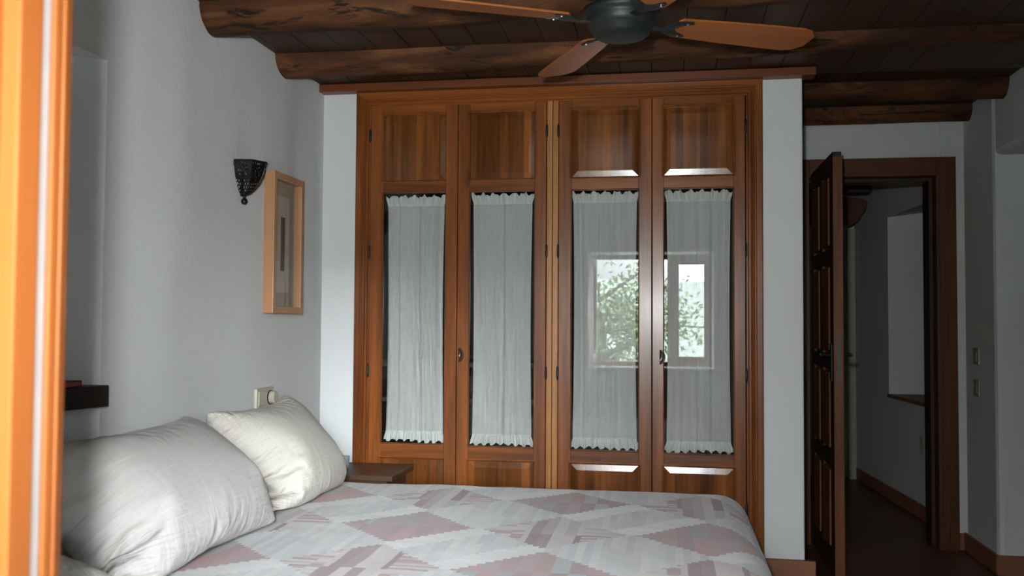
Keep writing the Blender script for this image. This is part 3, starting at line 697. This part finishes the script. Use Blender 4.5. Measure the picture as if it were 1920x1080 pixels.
# quilt: draped sheet over a rounded block
nx, ny = 120, 120; drop = .34; rad = .10
bm = bmesh.new(); uvl = bm.loops.layers.uv.new('UVMap'); g = []; uvs = {}
def drape(s, a, b, r, fall):
    """s = distance along cloth measured from a to b (flat part), returns (pos, height drop)"""
    if s < a+r: 
        d_ = a+r-s; th = d_/r
        if th < math.pi/2: return a+r-r*math.sin(th), r-r*math.cos(th)
        return a, r+(d_-r*math.pi/2)
    if s > b-r:
        d_ = s-(b-r); th = d_/r
        if th < math.pi/2: return b-r+r*math.sin(th), r-r*math.cos(th)
        return b, r+(d_-r*math.pi/2)
    return s, 0
for i in range(nx+1):
    row = []; u = bx0+(bx1+drop-bx0)*i/nx
    for j in range(ny+1):
        v = by0-drop+(by1-by0+2*drop)*j/ny
        r_x = .13
        X, dx = drape(u, bx0-1, bx1, r_x, drop); Y, dy = drape(v, by0, by1, .09, drop)
        # round the foot corners in plan
        dz = max(dx, dy) if (dx > 0 and dy > 0) else dx+dy
        dz = math.sqrt(dx*dx+dy*dy) if (dx > 0 and dy > 0) else dx+dy
        dz = min(dz, BT-.12)
        if dx > .02 and dy > .02:
            k = min(1, min(dx, dy)/.1)*.04; X -= k*1.2; Y += k*1.2*(1 if v < (by0+by1)/2 else -1)
        z = BT-dz
        fl_ = 1 if dz < .02 else 0
        z += .006*noise.noise(Vector((u*3.1, v*3.1, 0)))+.0025*noise.noise(Vector((u*11, v*9, 4)))
        if dz > .12:
            X += (.012*math.sin(v*22)+.008*math.sin(v*47))*(1 if dx > 0 else 0)*min(1, (dz-.12)/.2); Y += .012*math.sin(u*20)*(1 if dy > 0 else 0)*min(1, (dz-.12)/.2)*1
        vt = bm.verts.new((X, Y, z)); uvs[vt] = (u, v); row.append(vt)
    g.append(row)
for i in range(nx):
    for j in range(ny):
        f = bm.faces.new((g[i][j], g[i+1][j], g[i+1][j+1], g[i][j+1]))
        for l in f.loops: l[uvl].uv = uvs[l.vert]
q = mesh_obj('quilt', bm, 'quilt', smooth=True); tag(q, 'patchwork quilt of pink, mauve and white log-cabin diamonds spread over the bed', 'quilt')
so = q.modifiers.new('thick', 'SOLIDIFY'); so.thickness = .012; so.offset = -1

# ------------------------------------------------------------------ pillows
# each pillow is two sewn sheets, blown up and left to settle against the wall and the bed
PNU, PNV = 52, 38
def solid_for_cloth(name, b):
    o = boxes(name, [b], 'plaster'); o.modifiers.new('c', 'COLLISION'); o.collision.thickness_outer = .004; o.collision.cloth_friction = 30; o.collision.damping = .5; return o
helpers = [solid_for_cloth('bed_block', (-1.7, .4, .5, 3.75, BT-.3, BT+.006)), solid_for_cloth('wall_block', (-2.0, LX+.012, .3, 4.2, 0, 2))]
def settled_pillow(W, H, T0, seed, c, ax, up, press, frames, m_, lab):
    rn = random.Random(seed); bm = bmesh.new()
    def pt(i, j, s):
        u = -1+2*i/PNU; v = -1+2*j/PNV; e = (1-u*u)*(1-v*v)
        return Vector((u*W/2, v*H/2, s*T0*e**.5+rn.uniform(-.0015, .0015)))
    A = [[bm.verts.new(pt(i, j, 1)) for j in range(PNV+1)] for i in range(PNU+1)]
    B = [[(A[i][j] if i in (0, PNU) or j in (0, PNV) else bm.verts.new(pt(i, j, -1))) for j in range(PNV+1)] for i in range(PNU+1)]
    for i in range(PNU):
        for j in range(PNV):
            bm.faces.new((A[i][j], A[i+1][j], A[i+1][j+1], A[i][j+1])); bm.faces.new((B[i][j], B[i][j+1], B[i+1][j+1], B[i+1][j]))
    ul = bm.loops.layers.uv.new('UVMap')
    for f in bm.faces:
        for l in f.loops: l[ul].uv = (l.vert.co.x/(W/2), l.vert.co.y/(H/2)+(0 if l.vert.co.z >= 0 else 0))
    bmesh.ops.recalc_face_normals(bm, faces=bm.faces)
    if bm.calc_volume(signed=True) < 0:
        for f in bm.faces: f.normal_flip()
    ax = Vector(ax).normalized(); up = Vector(up); up = (up-ax*up.dot(ax)).normalized(); n = ax.cross(up)
    M_ = Matrix((ax, up, n)).transposed().to_4x4(); M_.translation = c; bm.transform(M_)
    me = bpy.data.meshes.new('pillow'); bm.to_mesh(me); bm.free(); me.materials.append(MT[m_])
    o = link(bpy.data.objects.new('pillow', me))
    cl = o.modifiers.new('cloth', 'CLOTH'); st = cl.settings
    st.quality = 12; st.mass = .25; st.tension_stiffness = 25; st.compression_stiffness = 25; st.shear_stiffness = 8; st.bending_stiffness = .02
    st.air_damping = 3; st.use_pressure = True; st.uniform_pressure_force = press; st.effector_weights.gravity = .5
    cs = cl.collision_settings; cs.collision_quality = 4; cs.distance_min = .004; cs.use_self_collision = False; cs.friction = 20
    sc.frame_start = 1; sc.frame_end = frames; cl.point_cache.frame_end = frames
    for f in range(1, frames+1): sc.frame_set(f)
    ev = o.evaluated_get(bpy.context.evaluated_depsgraph_get()); m2 = bpy.data.meshes.new_from_object(ev)
    co = [0.0]*(len(m2.vertices)*3); m2.vertices.foreach_get('co', co); o.modifiers.clear()
    me.vertices.foreach_set('co', co); me.update(); bpy.data.meshes.remove(m2)
    for p in me.polygons: p.use_smooth = True
    o.modifiers.new('c', 'COLLISION'); o.collision.thickness_outer = .003; o.collision.cloth_friction = 30
    return tag(o, lab, 'pillow', 'pillows at the head of the bed')
pil = [settled_pillow(.62, .42, .05, 5, (-1.36, 1.58, BT+.10), (0, 1, 0), (-1, 0, .05), 26, 50, 'pillow2', 'white pillow lying flat, mostly hidden below the large front pillow'),
       settled_pillow(.66, .53, .05, 3, (-1.335, 3.13, BT+.225), (0, 1, 0), (-.16, 0, .44), 32.4, 42, 'pillow', 'plump ivory pillow farther from the window, leaning on the wall below the dimmer'),
       settled_pillow(.82, .54, .06, 9, (-1.29, 2.33, BT+.24), (0, 1, 0), (-.22, 0, .42), 30, 45, 'pillow2', 'large white pillow in front, overlapping the ivory one, half leaning on the wall')]
sc.frame_set(1)
for o in pil:
    o.modifiers.clear(); sb = o.modifiers.new('smooth', 'SUBSURF'); sb.levels = 1; sb.render_levels = 2
for o in helpers: bpy.data.objects.remove(o)

# ------------------------------------------------------------------ nightstand and what lies on it
ns = empty('nightstand', (-1.28, 3.80, 0), 'low dark brown nightstand in the corner between bed and wardrobe', 'nightstand')
NTOP = Z(-.612)
def nsp(o): return reparent(o, ns)
nsp(boxes('top', [(-1.50, -1.075, 3.625, 3.955, NTOP-.022, NTOP)], 'stand', bevel=.003))
nsp(boxes('apron', [(-1.47, -1.105, 3.655, 3.93, NTOP-.12, NTOP-.022)], 'stand'))
for x in (-1.475, -1.14):
    for y in (3.65, 3.90): nsp(boxes('leg', [(x, x+.035, y, y+.035, 0, NTOP-.12)], 'stand'))
bm = bmesh.new(); lathe(bm, [(.024, 0), (.028, .012), (.030, .05), (.031, .058), (.028, .058), (.026, .012), (.005, .006)], 24); o = mesh_obj('tumbler', bm, 'tumbler', smooth=True); o.location = (-1.315, 3.72, NTOP+.001)
tag(o, 'small greyish glass on the nightstand beside the ivory pillow', 'glass')

# ------------------------------------------------------------------ dark shelf in the recess, red book
bm = bmesh.new(); prism(bm, [(-1.478, 2.325, Z(-.231)), (-1.535, 2.03, Z(-.231)), (-1.55, 1.25, Z(-.231)), (-1.675, 1.25, Z(-.231)), (-1.675, 2.20, Z(-.231)), (-1.535, 2.325, Z(-.231))], (0, 0, .057))
tag(mesh_obj('wall_shelf', bm, 'shelf', bevel=.002), 'thick blackish wooden shelf in the wall recess behind the pillows', 'shelf')
bk_ = empty('book', (-1.557, 2.14, Z(-.173)), 'red book lying flat on the dark shelf', 'book'); 
o = boxes('cover', [(-.06, .055, -.17, .10, .0, .0022), (-.06, .055, -.17, .10, .0138, .016), (.052, .055, -.17, .10, .0, .016)], 'red', bk_)
o = boxes('pages', [(-.057, .051, -.167, .097, .0022, .0138)], 'paper', bk_)

# ------------------------------------------------------------------ the window the picture is taken through
win = struct(boxes('window_1', [(wx0, wx0+.035, wy0, wy0+.09, wz0, wz1), (wx1-.035, wx1, wy0, wy0+.09, wz0, wz1), (wx0, wx1, wy0, wy0+.09, wz1-.035, wz1), (wx0, wx1, wy0, wy0+.09, wz0, wz0+.035)], 'sash', bevel=.004))
boxes('window_sill', [(wx0-.03, wx1+.03, wy1-.001, wy1+.05, wz0-.03, wz0)], 'plaster', win, bevel=.006)
# fixed right light with its pane
for nm, b in (('mullion', (.005, .075, wy0, wy0+.08, wz0+.035, wz1-.035)), ('light_stile', (.075, .10, wy0+.01, wy0+.06, wz0+.035, wz1-.035)), ('light_stile', (.31, .335, wy0+.01, wy0+.06, wz0+.035, wz1-.035)), ('light_rail', (.10, .31, wy0+.01, wy0+.06, wz1-.08, wz1-.035)), ('light_rail', (.10, .31, wy0+.01, wy0+.06, wz0+.035, wz0+.08))):
    boxes(nm, [b], 'sash', win, bevel=.004)
boxes('fixed_pane', [(.10, .31, wy0+.03, wy0+.036, wz0+.08, wz1-.08)], 'glass', win)
# casement swung into the room: its outer face looks at the lens; stile ends in a stepped, gasketed rebate
SX = -.586; z0, z1 = wz0+.04, wz1-.04; ye = .855
bm = bmesh.new(); stile = [(SX-.050, ye-.085), (SX, ye-.085), (SX, ye-.053), (SX-.010, ye-.052), (SX-.010, ye-.034), (SX-.002, ye-.033), (SX-.002, ye-.022), (SX-.008, ye-.021), (SX-.008, ye-.018), (SX-.002, ye-.017), (SX-.006, ye), (SX-.050, ye)]
prism(bm, [(x, y, z0) for x, y in stile], (0, 0, z1-z0)); box(bm, SX-.05, SX, .02, .09, z0, z1)
box(bm, SX-.05, SX, .09, ye-.085, z0, z0+.07); box(bm, SX-.05, SX, .09, ye-.085, z1-.07, z1)
cs = mesh_obj('casement', bm, 'sash', win, bevel=.0015); cs['label'] = 'brightly lit orange pine casement swung into the room'
boxes('gasket', [(SX-.0098, SX-.003, ye-.0500, ye-.0385, z0, z1)], 'rubber', cs)
boxes('light_block_panel', [(SX-.036, SX-.018, .09, ye-.085, z0+.07, z1-.07)], 'sash', cs)  # unseen solid infill, added to keep window light off the near left wall

# ------------------------------------------------------------------ outside the window (seen in the wardrobe panes)
def leafmat():
    m, nt, bs = mat('leaf_green'); n = noise_t(nt, coords(nt), 3, 3)
    nt.links.new(ramp(nt, n, [(.3, (.05, .10, .03)), (.7, (.16, .24, .08))]), bs.inputs['Base Color']); bs.inputs['Roughness'].default_value = .6; return m
MT['leaf'] = leafmat(); MT['bark'] = plain('bark', (.10, .07, .05), .9, 0, 14, .25, .5); MT['ground'] = plain('haze_tinted_ground', (.33, .37, .34), .95, 0, 3, .2)  # ground colour paled and cooled to carry the haze over the hills
tr = empty('tree', (-1.0, -4.6, -1.6), 'leafy tree with drooping narrow leaves, mirrored in the right-hand wardrobe panes', 'tree')
bm = bmesh.new(); tube(bm, [(0, 0, 0), (.1, .05, .9), (.05, .1, 1.8), (.15, 0, 2.6), (.1, .1, 3.3)], [.13, .11, .09, .06, .03], 10)
rn = random.Random(6); tips = []
for i in range(34):
    t = rn.uniform(.3, 1); a = rn.uniform(0, 6.28); p0 = Vector((.1, .05, .9+2.2*t)); L2 = rn.uniform(.8, 1.7)
    p1 = p0+Vector((math.cos(a)*L2*.55, math.sin(a)*L2*.5, rn.uniform(.1, .6))); p2 = p0+Vector((math.cos(a)*L2, math.sin(a)*L2*.8, rn.uniform(-.2, .6)))
    tube(bm, [p0, p1, p2], [.03, .018, .006], 6); tips += [p0.lerp(p1, .7), p1, p1.lerp(p2, .5), p2]
mesh_obj('trunk', bm, 'bark', tr, smooth=True)
bm = bmesh.new()
for p in tips:
    for k in range(70):
        q0 = p+Vector((rn.gauss(0, .17), rn.gauss(0, .17), rn.gauss(0, .15))); d1 = Vector((rn.uniform(-1, 1), rn.uniform(-1, 1), rn.uniform(-1, .2))).normalized(); s2 = d1.cross(Vector((rn.uniform(-1, 1), rn.uniform(-1, 1), rn.uniform(-1, 1)))).normalized()
        l = rn.uniform(.06, .11); w3 = l*.16
        bm.faces.new([bm.verts.new(q0), bm.verts.new(q0+d1*l*.5+s2*w3), bm.verts.new(q0+d1*l), bm.verts.new(q0+d1*l*.5-s2*w3)])
mesh_obj('foliage', bm, 'leaf', tr)
bm = bmesh.new(); n = 40; g = []
for i in range(n+1):
    row = []
    for j in range(n+1):
        x = -60+120*i/n; y = -.7-90*(j/n)**1.6
        z = -1.6-.02*abs(y)+(9.5*max(0, (-y-40)/50) + 1.6*noise.noise(Vector((x*.04, y*.04, 2))))*min(1, max(0, (-y-8)/30))
        row.append(bm.verts.new((x, y, z)))
    g.append(row)
for i in range(n):
    for j in range(n): bm.faces.new((g[i][j], g[i][j+1], g[i+1][j+1], g[i+1][j]))
o = struct(mesh_obj('ground_outside', bm, 'ground', smooth=True))
